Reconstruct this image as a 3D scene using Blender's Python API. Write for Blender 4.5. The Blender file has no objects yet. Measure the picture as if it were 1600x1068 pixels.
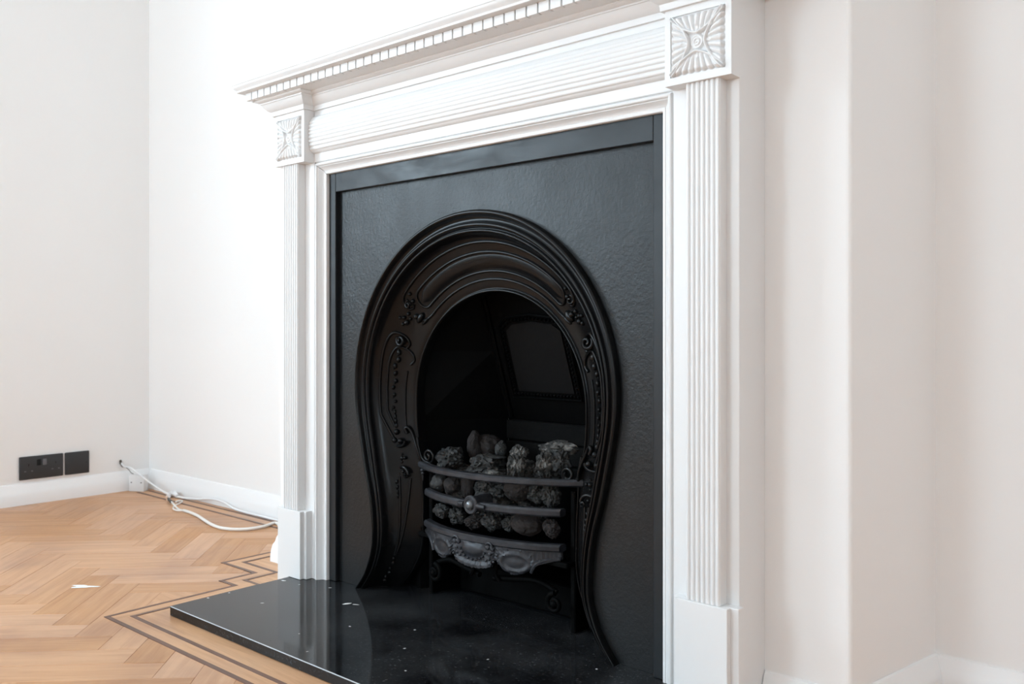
import bpy, bmesh, math, random
from mathutils import Vector, Matrix, noise
random.seed(7)
SC = bpy.context.scene
COL = SC.collection
PI = math.pi

# ------------------------------------------------------------------ camera, world, lights, exposure
cam_d = bpy.data.cameras.new('camera')
cam = bpy.data.objects.new('camera', cam_d); COL.objects.link(cam)
cam.location = (1.6839, -1.2703, 0.603)
cam.rotation_euler = (PI / 2, 0, math.radians(41.2012))
cam_d.sensor_width = 36; cam_d.lens = 1392 / 1600 * 36
cam_d.shift_y = -22 / 1600
cam_d.clip_start = 0.02
cam_d.dof.use_dof = True; cam_d.dof.focus_distance = 1.72; cam_d.dof.aperture_fstop = 7.0
SC.camera = cam

world = bpy.data.worlds.new('sky'); SC.world = world; world.use_nodes = True
bg = world.node_tree.nodes['Background']
bg.inputs[0].default_value = (0.69, 0.87, 1.0, 1); bg.inputs[1].default_value = 15.0

def portal(loc, rot, sx, sy):
    l = bpy.data.lights.new('window_portal', 'AREA'); l.shape = 'RECTANGLE'; l.size = sx; l.size_y = sy
    l.cycles.is_portal = True
    o = bpy.data.objects.new('window_portal', l); COL.objects.link(o); o.location = loc; o.rotation_euler = rot
# portals lie in the window openings and only guide daylight sampling
portal((-1.67, -2.075, 1.45), (0, -PI / 2, 0), 1.5, 1.25)
portal((-.7, -4.28, 1.45), (PI / 2, 0, 0), 1.0, 1.3)
portal((3.79, -2.975, 1.55), (0, PI / 2, 0), .9, .75)
SC.view_settings.view_transform = 'Standard'; SC.view_settings.look = 'None'
SC.view_settings.gamma = 1; SC.view_settings.use_curve_mapping = False
SC.view_settings.exposure = 0.22
SC.cycles.max_bounces = 10; SC.cycles.diffuse_bounces = 8

# ------------------------------------------------------------------ helpers
def link(name, me, mat=None, parent=None, loc=(0, 0, 0)):
    o = bpy.data.objects.new(name, me); COL.objects.link(o)
    if mat is not None and me is not None and not me.materials: me.materials.append(mat)
    if parent is not None: o.parent = parent
    o.location = loc
    return o
def tag(o, label=None, cat=None, group=None, kind=None):
    if label: o['label'] = label
    if cat: o['category'] = cat
    if group: o['group'] = group
    if kind: o['kind'] = kind
    return o
def empty(name, loc=(0, 0, 0)):
    o = bpy.data.objects.new(name, None); COL.objects.link(o); o.location = loc; o.empty_display_size = .05
    return o
def bm_mesh(name, bm, smooth=None):
    bmesh.ops.recalc_face_normals(bm, faces=bm.faces)
    me = bpy.data.meshes.new(name); bm.to_mesh(me); bm.free()
    if smooth: shade(me, smooth)
    return me
def shade(me, ang=35):
    for p in me.polygons: p.use_smooth = True
    try: me.set_sharp_from_angle(angle=math.radians(ang))
    except Exception: pass
    return me
def add_box(bm, a, b, bev=0.0, seg=1, mtx=None):
    vs = [bm.verts.new((x, y, z)) for x in (a[0], b[0]) for y in (a[1], b[1]) for z in (a[2], b[2])]
    F = [(0, 1, 3, 2), (4, 6, 7, 5), (0, 4, 5, 1), (2, 3, 7, 6), (0, 2, 6, 4), (1, 5, 7, 3)]
    fs = [bm.faces.new([vs[i] for i in f]) for f in F]
    bmesh.ops.recalc_face_normals(bm, faces=fs)
    geo = vs
    if bev:
        es = list({e for f in fs for e in f.edges})
        r = bmesh.ops.bevel(bm, geom=es, offset=bev, segments=seg, profile=.5, affect='EDGES')
        geo = list({v for f in r['faces'] for v in f.verts} | {v for v in vs if v.is_valid})
    if mtx is not None:
        for v in geo: v.co = mtx @ v.co
    return geo
def box_mesh(name, a, b, bev=0.0, seg=1, smooth=None):
    bm = bmesh.new(); add_box(bm, a, b, bev, seg); return bm_mesh(name, bm, smooth)
def boxes(name, lst, bev=0.0):
    bm = bmesh.new()
    for a, b in lst: add_box(bm, a, b, bev)
    return bm_mesh(name, bm)
def grid_faces(bm, rows, closed_u=False, closed_v=False):
    R = len(rows); Cn = len(rows[0]); fs = []
    for i in range(R if closed_u else R - 1):
        for j in range(Cn if closed_v else Cn - 1):
            a, b, c, d = rows[i][j], rows[(i + 1) % R][j], rows[(i + 1) % R][(j + 1) % Cn], rows[i][(j + 1) % Cn]
            q = []
            for v in (a, b, c, d):
                if v not in q: q.append(v)
            if len(q) > 2:
                try: fs.append(bm.faces.new(q))
                except ValueError: pass
    return fs
def add_tube(bm, pts, r, seg=8, closed=False, caps=True, squash=None):
    pts = [Vector(p) for p in pts]; n = len(pts)
    up = Vector((0, -1, 0)); rows = []; prev = None
    for i, p in enumerate(pts):
        if closed: t = (pts[(i + 1) % n] - pts[i - 1]).normalized()
        else: t = (pts[min(i + 1, n - 1)] - pts[max(i - 1, 0)]).normalized()
        if prev is None:
            u = up - up.dot(t) * t
            if u.length < .05: u = Vector((0, 0, 1)) - Vector((0, 0, 1)).dot(t) * t
            u.normalize()
        else:
            u = prev - prev.dot(t) * t; u.normalize()
        prev = u; w = t.cross(u)
        rr = r(i / (n - 1)) if callable(r) else r
        rows.append([bm.verts.new(p + u * math.cos(2 * PI * k / seg) * rr + w * math.sin(2 * PI * k / seg) * rr) for k in range(seg)])
    grid_faces(bm, rows, closed, True)
    if not closed and caps:
        for rw in (rows[0], rows[-1]):
            try: bm.faces.new(rw)
            except ValueError: pass
def tube_mesh(name, pts, r, seg=8, closed=False):
    bm = bmesh.new(); add_tube(bm, pts, r, seg, closed); return bm_mesh(name, bm, 50)
def smooth_path(ctrl, n=8):
    P = [Vector(c) for c in ctrl]; out = []
    for i in range(len(P) - 1):
        a, b, c, d = P[max(i - 1, 0)], P[i], P[i + 1], P[min(i + 2, len(P) - 1)]
        for k in range(n):
            t = k / n
            out.append(.5 * ((2 * b) + (c - a) * t + (2 * a - 5 * b + 4 * c - d) * t * t + (3 * b - a - 3 * c + d) * t ** 3))
    out.append(P[-1]); return out
def add_ball(bm, c, r, sc=(1, 1, 1), sub=2):
    ret = bmesh.ops.create_icosphere(bm, subdivisions=sub, radius=r)
    for v in ret['verts']: v.co = Vector((v.co.x * sc[0], v.co.y * sc[1], v.co.z * sc[2])) + Vector(c)
def lathe(bm, prof, mtx, seg=24):
    rows = []
    for r, h in prof:
        if r < 1e-6:
            v = bm.verts.new(mtx @ Vector((0, 0, h))); rows.append([v] * seg)
        else: rows.append([bm.verts.new(mtx @ Vector((r * math.cos(2 * PI * k / seg), r * math.sin(2 * PI * k / seg), h))) for k in range(seg)])
    grid_faces(bm, rows, False, True)
def sweep_prism(bm, profile, path_fn, stations):
    """closed profile list carried through stations; path_fn(station, pt) -> Vector"""
    rows = [[bm.verts.new(path_fn(s, p)) for p in profile] for s in stations]
    grid_faces(bm, rows, False, True)
    bm.faces.new(rows[0]); bm.faces.new(rows[-1])

# ------------------------------------------------------------------ materials
def mat(name, col, rough=.5, spec=.5, metal=0.0, coat=0.0):
    m = bpy.data.materials.new(name); m.use_nodes = True
    b = m.node_tree.nodes['Principled BSDF']
    b.inputs['Base Color'].default_value = (*col, 1); b.inputs['Roughness'].default_value = rough
    b.inputs['Specular IOR Level'].default_value = spec; b.inputs['Metallic'].default_value = metal
    b.inputs['Coat Weight'].default_value = coat
    return m
def N(m, t): return m.node_tree.nodes.new(t)
def L(m, a, b): m.node_tree.links.new(a, b)
def bsdf(m): return m.node_tree.nodes['Principled BSDF']
def tex(m, scale, detail=4, rough=.55, mapscale=(1, 1, 1), coords='Object', dist=0.0):
    tc = N(m, 'ShaderNodeTexCoord'); mp = N(m, 'ShaderNodeMapping'); mp.inputs['Scale'].default_value = mapscale
    nz = N(m, 'ShaderNodeTexNoise'); nz.inputs['Scale'].default_value = scale; nz.inputs['Detail'].default_value = detail
    nz.inputs['Roughness'].default_value = rough; nz.inputs['Distortion'].default_value = dist
    L(m, tc.outputs[coords], mp.inputs[0]); L(m, mp.outputs[0], nz.inputs['Vector']); return nz
def ramp(m, src, stops):
    r = N(m, 'ShaderNodeValToRGB'); e = r.color_ramp.elements
    while len(e) < len(stops): e.new(.5)
    for i, (p, c) in enumerate(stops): e[i].position = p; e[i].color = (*c, 1) if len(c) == 3 else c
    L(m, src, r.inputs[0]); return r
def bump(m, src, strength=.2, dist=.002, prev=None):
    b = N(m, 'ShaderNodeBump'); b.inputs['Strength'].default_value = strength; b.inputs['Distance'].default_value = dist
    L(m, src, b.inputs['Height'])
    if prev is not None: L(m, prev.outputs[0], b.inputs['Normal'])
    L(m, b.outputs[0], bsdf(m).inputs['Normal']); return b

M_wall = mat('wall_paint', (.86, .85, .84), .75, .25)
bump(M_wall, tex(M_wall, 7, 3).outputs[0], .12, .006)
M_base = mat('skirting_paint', (.87, .87, .87), .35, .4)
M_white = mat('surround_paint', (.765, .76, .755), .38, .4)
n1 = tex(M_white, 60, 3, .6, (1, 1, .25)); bump(M_white, n1.outputs[0], .10, .001)
M_black = mat('black_stove_paint', (.0085, .009, .0095), .36, .30)
b1 = bump(M_black, tex(M_black, 165, 4, .6).outputs[0], .62, .0012)
bump(M_black, tex(M_black, 9, 3, .5).outputs[0], .25, .006, b1)
nr = tex(M_black, 6, 5, .6); rr = ramp(M_black, nr.outputs[0], [(.3, (.27,) * 3), (.7, (.42,) * 3)]); L(M_black, rr.outputs[0], bsdf(M_black).inputs['Roughness'])
M_slip = mat('slip_paint', (.011, .0125, .0145), .38, .34)
bump(M_slip, tex(M_slip, 12, 5, .6, (1, 1, 2)).outputs[0], .2, .003)
nr = tex(M_slip, 9, 5, .6, (1, 1, 3)); rr = ramp(M_slip, nr.outputs[0], [(.3, (.3,) * 3), (.7, (.5,) * 3)]); L(M_slip, rr.outputs[0], bsdf(M_slip).inputs['Roughness'])
M_cast = mat('cast_iron_gloss', (.0050, .005, .0052), .24, .19)
bump(M_cast, tex(M_cast, 120, 3, .5).outputs[0], .12, .0006)
M_soot = mat('sooty_iron', (.0016, .0016, .0016), .6, .05)
bump(M_soot, tex(M_soot, 60, 4, .6).outputs[0], .3, .002)
M_grate = mat('worn_grate_iron', (.03, .03, .035), .42, .4, .2)
ng = tex(M_grate, 40, 5, .65); rg = ramp(M_grate, ng.outputs[0], [(.3, (.014, .0145, .017)), (.7, (.042, .043, .05))])
L(M_grate, rg.outputs[0], bsdf(M_grate).inputs['Base Color']); bump(M_grate, ng.outputs[0], .3, .001)
M_stud = mat('polished_stud', (.14, .15, .16), .28, .5, .6)
M_brick = mat('fire_brick', (.0042, .004, .0039), .9, .1)
bump(M_brick, tex(M_brick, 90, 5, .7).outputs[0], .6, .003)
M_coal = mat('coal', (.03, .029, .028), .55, .45)
nc = tex(M_coal, 35, 6, .7); rc = ramp(M_coal, nc.outputs[0], [(.35, (.006, .006, .006)), (.56, (.017, .016, .015)), (.72, (.085, .08, .073))])
L(M_coal, rc.outputs[0], bsdf(M_coal).inputs['Base Color']); bump(M_coal, tex(M_coal, 110, 6, .7).outputs[0], .8, .004)
M_ash = mat('ashy_coal', (.12, .115, .11), .7, .3)
nc = tex(M_ash, 45, 6, .7); rc = ramp(M_ash, nc.outputs[0], [(.36, (.008, .008, .008)), (.50, (.04, .038, .035)), (.66, (.21, .20, .185))])
L(M_ash, rc.outputs[0], bsdf(M_ash).inputs['Base Color']); bump(M_ash, tex(M_ash, 110, 6, .7).outputs[0], .8, .004)
M_rcoal = mat('reddish_coal', (.020, .0155, .0145), .7, .25)
bump(M_rcoal, tex(M_rcoal, 90, 6, .7).outputs[0], .8, .004)
# polished granite: near black with fleck, scratches and dust
M_gran = mat('black_granite', (.02, .021, .023), .1, .22)
nf = tex(M_gran, 190, 4, .7); rf = ramp(M_gran, nf.outputs[0], [(.50, (.004, .004, .0045)), (.60, (.009, .0095, .0105)), (.69, (.055, .057, .06))])
nd = tex(M_gran, 5, 6, .65); rd = ramp(M_gran, nd.outputs[0], [(.40, (0, 0, 0)), (.72, (.026, .027, .028))])
mx = N(M_gran, 'ShaderNodeMix'); mx.data_type = 'RGBA'; mx.blend_type = 'ADD'; ngm = N(M_gran, 'ShaderNodeNewGeometry'); sx = N(M_gran, 'ShaderNodeSeparateXYZ'); L(M_gran, ngm.outputs['Normal'], sx.inputs[0]); L(M_gran, sx.outputs[2], mx.inputs[0])
L(M_gran, rf.outputs[0], mx.inputs[6]); L(M_gran, rd.outputs[0], mx.inputs[7]); L(M_gran, mx.outputs[2], bsdf(M_gran).inputs['Base Color'])
rr = ramp(M_gran, nd.outputs[0], [(.35, (.045,) * 3), (.75, (.13,) * 3)]); L(M_gran, rr.outputs[0], bsdf(M_gran).inputs['Roughness'])
M_plaster = mat('white_filler', (.85, .84, .82), .7, .3)
M_sock = mat('black_socket_plastic', (.028, .029, .031), .42, .45)
M_dark = mat('dark_hole', (.006, .006, .006), .6, .3)
M_switch = mat('grey_rocker', (.12, .12, .13), .3, .5)
M_cable = mat('white_cable', (.82, .80, .76), .42, .45)
M_cablew = mat('cool_white_cable', (.80, .81, .82), .45, .45)
M_tip = mat('dark_metal_tip', (.09, .075, .06), .35, .5, .7)
M_copper = mat('bare_copper_end', (.75, .55, .42), .35, .5, .4)
M_jbox = mat('white_box_plastic', (.72, .72, .72), .5, .4)

def wood(name, axis, base_a, base_b, vary=True):
    m = mat(name, base_a, .4, .4)
    tc = N(m, 'ShaderNodeTexCoord'); mp = N(m, 'ShaderNodeMapping')
    mp.inputs['Scale'].default_value = (1.6, 22, 22) if axis == 'x' else (22, 1.6, 22)
    oi = N(m, 'ShaderNodeObjectInfo'); add = N(m, 'ShaderNodeVectorMath'); add.operation = 'MULTIPLY_ADD'
    L(m, oi.outputs['Random'], add.inputs[0]); add.inputs[1].default_value = (37, 53, 11)
    L(m, tc.outputs['Object'], mp.inputs[0]); L(m, mp.outputs[0], add.inputs[2])
    nz = N(m, 'ShaderNodeTexNoise'); nz.inputs['Scale'].default_value = 2.4; nz.inputs['Detail'].default_value = 7; nz.inputs['Roughness'].default_value = .62
    nz.inputs['Distortion'].default_value = .7; L(m, add.outputs[0], nz.inputs['Vector'])
    r = ramp(m, nz.outputs[0], [(.28, base_b), (.62, base_a)])
    hs = N(m, 'ShaderNodeHueSaturation'); L(m, r.outputs[0], hs.inputs['Color'])
    if vary:
        a = N(m, 'ShaderNodeMapRange'); L(m, oi.outputs['Random'], a.inputs[0]); a.inputs[3].default_value = .91; a.inputs[4].default_value = 1.10
        L(m, a.outputs[0], hs.inputs['Value'])
        a2 = N(m, 'ShaderNodeMapRange'); L(m, oi.outputs['Random'], a2.inputs[0]); a2.inputs[3].default_value = 1.1; a2.inputs[4].default_value = .92
        L(m, a2.outputs[0], hs.inputs['Saturation'])
    # worn, dusty varnish that runs across several blocks
    geo = N(m, 'ShaderNodeNewGeometry'); nw = N(m, 'ShaderNodeTexNoise'); nw.inputs['Scale'].default_value = 3.2; nw.inputs['Detail'].default_value = 4
    L(m, geo.outputs['Position'], nw.inputs['Vector'])
    rw = ramp(m, nw.outputs[0], [(.34, (.76, .70, .68)), (.46, (.97, .95, .94)), (.66, (1.06, 1.05, 1.04))])
    mxx = N(m, 'ShaderNodeMix'); mxx.data_type = 'RGBA'; mxx.blend_type = 'MULTIPLY'; mxx.inputs[0].default_value = 1
    L(m, hs.outputs[0], mxx.inputs[6]); L(m, rw.outputs[0], mxx.inputs[7]); L(m, mxx.outputs[2], bsdf(m).inputs['Base Color'])
    r2 = ramp(m, nw.outputs[0], [(.35, (.32,) * 3), (.7, (.5,) * 3)]); L(m, r2.outputs[0], bsdf(m).inputs['Roughness'])
    bump(m, nz.outputs[0], .12, .0008)
    return m
OA, OB = (.60, .345, .19), (.47, .245, .125)
M_oak = wood('oak_block', 'x', OA, OB)
M_plank = wood('oak_plank', 'x', (.66, .39, .215), (.50, .27, .14), False)
M_planky = wood('oak_plank_lengthwise', 'y', (.66, .39, .215), (.50, .27, .14), False)
M_strip = wood('walnut_strip', 'x', (.17, .085, .055), (.10, .05, .035), False)

# ------------------------------------------------------------------ room shell
XL, YB, YR = -1.58, .367, .33       # left wall, back of left alcove, back of right alcove
BF = .07                            # face of the chimney breast
BXL, BXR = -.285, 1.187             # its corners
XR, YF, ZC = 3.7, -4.2, 2.62
HOLE = (.08, .83, .86)

floor = link('floor', box_mesh('floor', (XL - .1, YF - .1, -.12), (XR + .1, .75, -.0006)), wood('floor_field', 'x', OA, OB, False))
tag(floor, kind='structure')
ceil = link('ceiling', box_mesh('ceiling', (XL - .1, YF - .1, ZC), (XR + .1, .75, ZC + .1)), M_wall); tag(ceil, kind='structure')
def wall(name, lst): return tag(link(name, boxes(name, lst), M_wall), kind='structure')
# left wall with a window opening
wy0, wy1, wz0, wz1 = -2.7, -1.45, .7, 2.2
wall('wall_left', [((XL - .12, wy1, 0), (XL, .75, ZC)), ((XL - .12, YF, 0), (XL, wy0, ZC)),
                   ((XL - .12, wy0, 0), (XL, wy1, wz0)), ((XL - .12, wy0, wz1), (XL, wy1, ZC))])
fy0, fy1, fz0, fz1 = -3.35, -2.6, 1.1, 2.0  # right-wall opening, added to brighten the surround's side returns
fx0, fx1, gz0, gz1 = -1.2, -.2, .8, 2.1
wall('wall_front', [((XL - .12, YF - .12, 0), (fx0, YF, ZC)), ((fx1, YF - .12, 0), (XR + .12, YF, ZC)),
                    ((fx0, YF - .12, 0), (fx1, YF, gz0)), ((fx0, YF - .12, gz1), (fx1, YF, ZC))])
wall('wall_right', [((XR, fy1, 0), (XR + .12, .75, ZC)), ((XR, YF, 0), (XR + .12, fy0, ZC)),
                    ((XR, fy0, 0), (XR + .12, fy1, fz0)), ((XR, fy0, fz1), (XR + .12, fy1, ZC))])
# back wall: two alcoves and the chimney breast between them, open behind the fireplace
bm = bmesh.new()
def plan_wall(bm, pts, z0=0, z1=ZC):
    lo = [bm.verts.new((x, y, z0)) for x, y in pts]; hi = [bm.verts.new((x, y, z1)) for x, y in pts]
    n = len(pts)
    for i in range(n): bm.faces.new((lo[i], lo[(i + 1) % n], hi[(i + 1) % n], hi[i]))
    bm.faces.new(lo); bm.faces.new(hi)
plan_wall(bm, [(XL, YB), (BXL, YB), (BXL, BF), (HOLE[0], BF), (HOLE[0], BF + .12), (BXL + .1, BF + .12), (BXL + .1, YB + .1), (XL, YB + .1)])
# right corner of the breast is softly rounded, its return runs slightly out of square
rc = []
for k in range(5):
    a = k / 4 * PI / 2; rc.append((BXR - .008 + .008 * math.sin(a), BF + .008 - .008 * math.cos(a)))
plan_wall(bm, [(HOLE[1], BF)] + rc + [(1.232, YR), (XR, YR), (XR, YR + .1), (1.1, YR + .1), (1.08, BF + .12), (HOLE[1], BF + .12)])
plan_wall(bm, [(HOLE[0], BF), (HOLE[1], BF), (HOLE[1], BF + .12), (HOLE[0], BF + .12)], HOLE[2], ZC)
add_box(bm, (BXL, .52, 0), (1.3, .62, ZC))
tag(link('wall_back', bm_mesh('wall_back', bm), M_wall), kind='structure')
# windows out of view that light the room; the right-wall one is added fill
for nm, pts in (('window_1', 'L'), ('window_2', 'R'), ('window_3', 'F')):
    bm = bmesh.new()
    if pts == 'L':
        for y in (wy0, (wy0 + wy1) / 2 - .025, wy1 - .05): add_box(bm, (XL - .09, y, wz0), (XL - .04, y + .05, wz1))
        for z in (wz0, 1.55, wz1 - .05): add_box(bm, (XL - .085, wy0, z), (XL - .045, wy1, z + .05))
        add_box(bm, (XL - .1, wy0 - .04, wz0 - .04), (XL + .05, wy1 + .04, wz0))
    elif pts == 'F':
        for x in (fx0, (fx0 + fx1) / 2 - .025, fx1 - .05): add_box(bm, (x, YF - .09, gz0), (x + .05, YF - .04, gz1))
        for z in (gz0, 1.5, gz1 - .05): add_box(bm, (fx0, YF - .085, z), (fx1, YF - .045, z + .05))
    else:
        for y in (fy0, (fy0 + fy1) / 2 - .025, fy1 - .05): add_box(bm, (XR + .04, y, fz0), (XR + .09, y + .05, fz1))
        for z in (fz0, 1.5, fz1 - .05): add_box(bm, (XR + .045, fy0, z), (XR + .085, fy1, z + .05))
    tag(link(nm, bm_mesh(nm, bm), M_base), kind='structure')

# baseboards: small moulded skirting
SKP = [(0, 0), (.019, 0), (.019, .012), (.0175, .03), (.0145, .044), (.010, .052), (.008, .062), (.004, .07), (0, .072)]
def skirting(bm, path, hs=1.0):
    """path of plan points; the skirting stands to the right-hand side of travel"""
    n = len(path); rows = []
    for i in range(n):
        p = Vector(path[i]); ns = []
        if i > 0: d = (p - Vector(path[i - 1])).normalized(); ns.append(Vector((d.y, -d.x)))
        if i < n - 1: d = (Vector(path[i + 1]) - p).normalized(); ns.append(Vector((d.y, -d.x)))
        if len(ns) == 2:
            m = (ns[0] + ns[1]).normalized(); m = m / m.dot(ns[0])
        else: m = ns[0]
        rows.append([bm.verts.new((p.x + m.x * o, p.y + m.y * o, z * hs)) for o, z in SKP])
    grid_faces(bm, rows, False, True); bm.faces.new(rows[0]); bm.faces.new(rows[-1])
def skirt(name, path, hs=1.0):
    bm = bmesh.new(); skirting(bm, path, hs); tag(link(name, bm_mesh(name, bm, 30), M_base), kind='structure')
skirt('baseboard_left', [(XL, YF), (XL, YB)])
skirt('baseboard_back', [(XL + .019, YB), (BXL, YB), (BXL, BF), (-.139, BF)])
skirt('baseboard_right', [(1.0505, BF), (BXR, BF), (1.232, YR), (XR, YR)], .78)

# ------------------------------------------------------------------ parquet
W_ = .0735; LB = W_ * 4; TH = .012
blk = box_mesh('parquet_block', (-LB / 2 + .0004, -W_ / 2 + .0004, -TH), (LB / 2 - .0004, W_ / 2 - .0004, 0), .0006)
s2 = 1 / math.sqrt(2)
zig_out = [(-.38, .285), (-.38, -.0375), (-.236, -.0375), (-.236, -.1285), (-.176, -.1285), (-.176, -.428), (1.09, -.428), (1.09, .04)]
cnt = 0; blocks = []
def inside_border(x, y):   # entirely on the hearth side of the border
    return (x > -.14 and y > -.39) or (x > -.33 and y > .0)
Q0, P0 = -.445, -.224
for k in range(-40, 40):
    for mm in range(-6, 7):
        for kind in (0, 1):
            if kind == 0:      # row k, along q
                qc = Q0 + k * W_ - LB / 2 + 2 * LB * mm; pc = P0 - (k + .5) * W_; rot = PI / 4
            else:              # column k, along p
                qc = Q0 + (k + .5) * W_ + 2 * LB * mm; pc = P0 - (k + 1) * W_ + LB / 2; rot = 3 * PI / 4
            x = (qc - pc) * s2; y = (qc + pc) * s2
            ex = LB / 2 * s2 + W_ / 2 * s2
            if x - ex < XL - .15 or y + ex > YB + .12 or x + ex < XL + .02: continue
            if x > .95 or y < -1.15 or y > .42: continue
            if inside_border(x, y) : continue
            # keep the blocks the photograph shows best: nearest to the view wedge
            cx, cy = 1.684, -1.27
            ang = math.degrees(math.atan2(y - cy, x - cx))
            if not (126 < ang < 166): continue
            blocks.append((math.hypot(x - cx, y - cy), x, y, rot))
blocks.sort(); blocks = blocks[:290]
blk.materials.append(M_oak)
for _, x, y, rot in blocks:
    o = bpy.data.objects.new('parquet_block', blk); COL.objects.link(o); o.parent = floor
    o.location = (x, y, random.uniform(-.0002, .0002)); o.rotation_euler = (random.uniform(-.0006, .0006), 0, rot)
# border of oak planks between dark strips, stepping round hearth and chimney breast
SW = .0095
zig_in = [(-.345, .325), (-.345, .0), (-.199, .0), (-.199, -.089), (-.139, -.089), (-.139, -.391), (1.05, -.391), (1.05, .04)]
def strip(path, w, name, m, z=.0006):
    for si, (a, b) in enumerate(zip(path[:-1], path[1:])):
        x0, x1 = sorted((a[0], b[0])); y0, y1 = sorted((a[1], b[1])); h = w / 2
        me = box_mesh(name, (-(x1 - x0) / 2 - h, -(y1 - y0) / 2 - h, -.008), ((x1 - x0) / 2 + h, (y1 - y0) / 2 + h, 0))
        mm = m if (x1 - x0) >= (y1 - y0) or m is M_strip else M_planky
        link(name, me, mm, floor, ((x0 + x1) / 2, (y0 + y1) / 2, z + (si % 2) * .00012))
mid = [((a[0] + b[0]) / 2, (a[1] + b[1]) / 2) for a, b in zip(zig_out, zig_in)]
strip([(-1.50, .285)] + zig_out, SW, 'border_strip', M_strip, .0012)
strip([(-1.50, .325)] + zig_in, SW, 'border_strip', M_strip, .0012)
strip([(-1.50, .305)] + mid, .030, 'border_plank', M_plank, .0008)
# plank between border and hearth, infill beside the hearth
for a, b, mm in (((-.134, -.386), (1.02, -.338), M_plank), ((-.134, -.338), (-.085, -.090), M_planky), ((-.194, -.084), (-.09, .05), M_plank), ((-.34, .005), (-.194, .05), M_plank), ((-.34, .05), (-.304, .345), M_planky)):
    c = ((a[0] + b[0]) / 2, (a[1] + b[1]) / 2); hx, hy = (b[0] - a[0]) / 2, (b[1] - a[1]) / 2
    link('border_plank', box_mesh('border_plank', (-hx, -hy, -.008), (hx, hy, 0)), mm, floor, (*c, .0004 + random.uniform(0, .00012)))
# dab of dried plaster on the boards
bm = bmesh.new()
vs = []
for k in range(18):
    a = 2 * PI * k / 18; r = .019 * (1 + .35 * math.sin(3 * a + 1) + .2 * math.sin(5 * a)); vs.append(bm.verts.new((r * 1.5 * math.cos(a), r * .62 * math.sin(a), 0)))
c = bm.verts.new((0, 0, .0022))
for k in range(18): bm.faces.new((vs[k], vs[(k + 1) % 18], c))
bm.faces.new(vs)
o = link('plaster_mark', bm_mesh('plaster_mark', bm, 60), M_plaster, floor, (-.437, -.366, .0006)); o.rotation_euler = (0, 0, math.radians(35))
tag(o, 'white dab of dried plaster')

# ------------------------------------------------------------------ hearth
XC = .456
M_arris = mat('worn_granite_arris', (.42, .43, .44), .45, .4)  # pale front arris: the window's reflection put into the colour
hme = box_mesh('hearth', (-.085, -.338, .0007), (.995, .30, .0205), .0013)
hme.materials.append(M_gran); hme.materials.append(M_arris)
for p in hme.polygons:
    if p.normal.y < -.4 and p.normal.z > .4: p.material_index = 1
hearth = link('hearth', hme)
tag(hearth, 'polished black granite hearth slab lying on the wood floor before the fireplace', 'hearth')
# white paint spots and chips stuck to the slab
spots = [(.181, -.0835, .012, .005), (.200, -.075, .010, .002), (-.066, -.0716, .007, .0035), (-.012, -.066, .003, .002), (.043, -.199, .006, .0012),
         (.06, -.036, .006, .002), (-.0766, -.2556, .004, .003), (-.0756, -.2054, .003, .002), (.35, -.306, .003, .001), (.30, -.17, .004, .001),
         (.47, -.18, .004, .0008), (.55, -.25, .003, .001), (.62, -.12, .003, .0012), (.41, -.10, .004, .001), (.72, -.2, .003, .001), (.26, -.26, .003, .001), (.79, -.03, .003, .0015)]
bm = bmesh.new()
for i, (x, y, a, b) in enumerate(spots):
    rot = random.uniform(.3, 1.2); vs = []
    for k in range(10):
        t = 2 * PI * k / 10; r = random.uniform(.7, 1.2); u, v = a * .8 * r * math.cos(t), b * .8 * r * math.sin(t)
        vs.append(bm.verts.new((x + u * math.cos(rot) - v * math.sin(rot), y + u * math.sin(rot) + v * math.cos(rot), .0206)))
    c = bm.verts.new((x, y, .0212))
    for k in range(10): bm.faces.new((vs[k], vs[(k + 1) % 10], c))
o = link('paint_spots', bm_mesh('paint_spots', bm), M_plaster, hearth); tag(o, 'white paint specks and scrapes', kind='stuff')

# ------------------------------------------------------------------ fireplace surround
sur = empty('fireplace_surround', (XC, .03, 0))
tag(sur, 'white painted fireplace surround with reeded pilasters, carved corner blocks and dentil cornice', 'fireplace surround')
SO = Vector((-XC, -.03, 0))
def sp(name, me, m=M_white, parent=None, loc=(0, 0, 0)):
    """surround part; mesh given in world coordinates about x = XC"""
    o = link(name, me, m, parent or sur)
    o.location = loc if parent else (0, -.03, 0)
    return o
# everything below uses local X = x - XC, world y and z
G = .0285                                    # architrave width
OPN, OPT = .449, .958
GY = -.018
sp('backing_frame', boxes('backing_frame', [((-.593, GY, .0209), (-OPN - G, BF, 1.13)), ((OPN + G, GY, .0209), (.593, BF, 1.13)), ((-.593, GY, .0010), (-.5425, BF, .0209)), ((.5405, GY, .0010), (.593, BF, .0209)), ((-OPN - G, GY, OPT + G), (OPN + G, BF, 1.13))], .0008))
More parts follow.
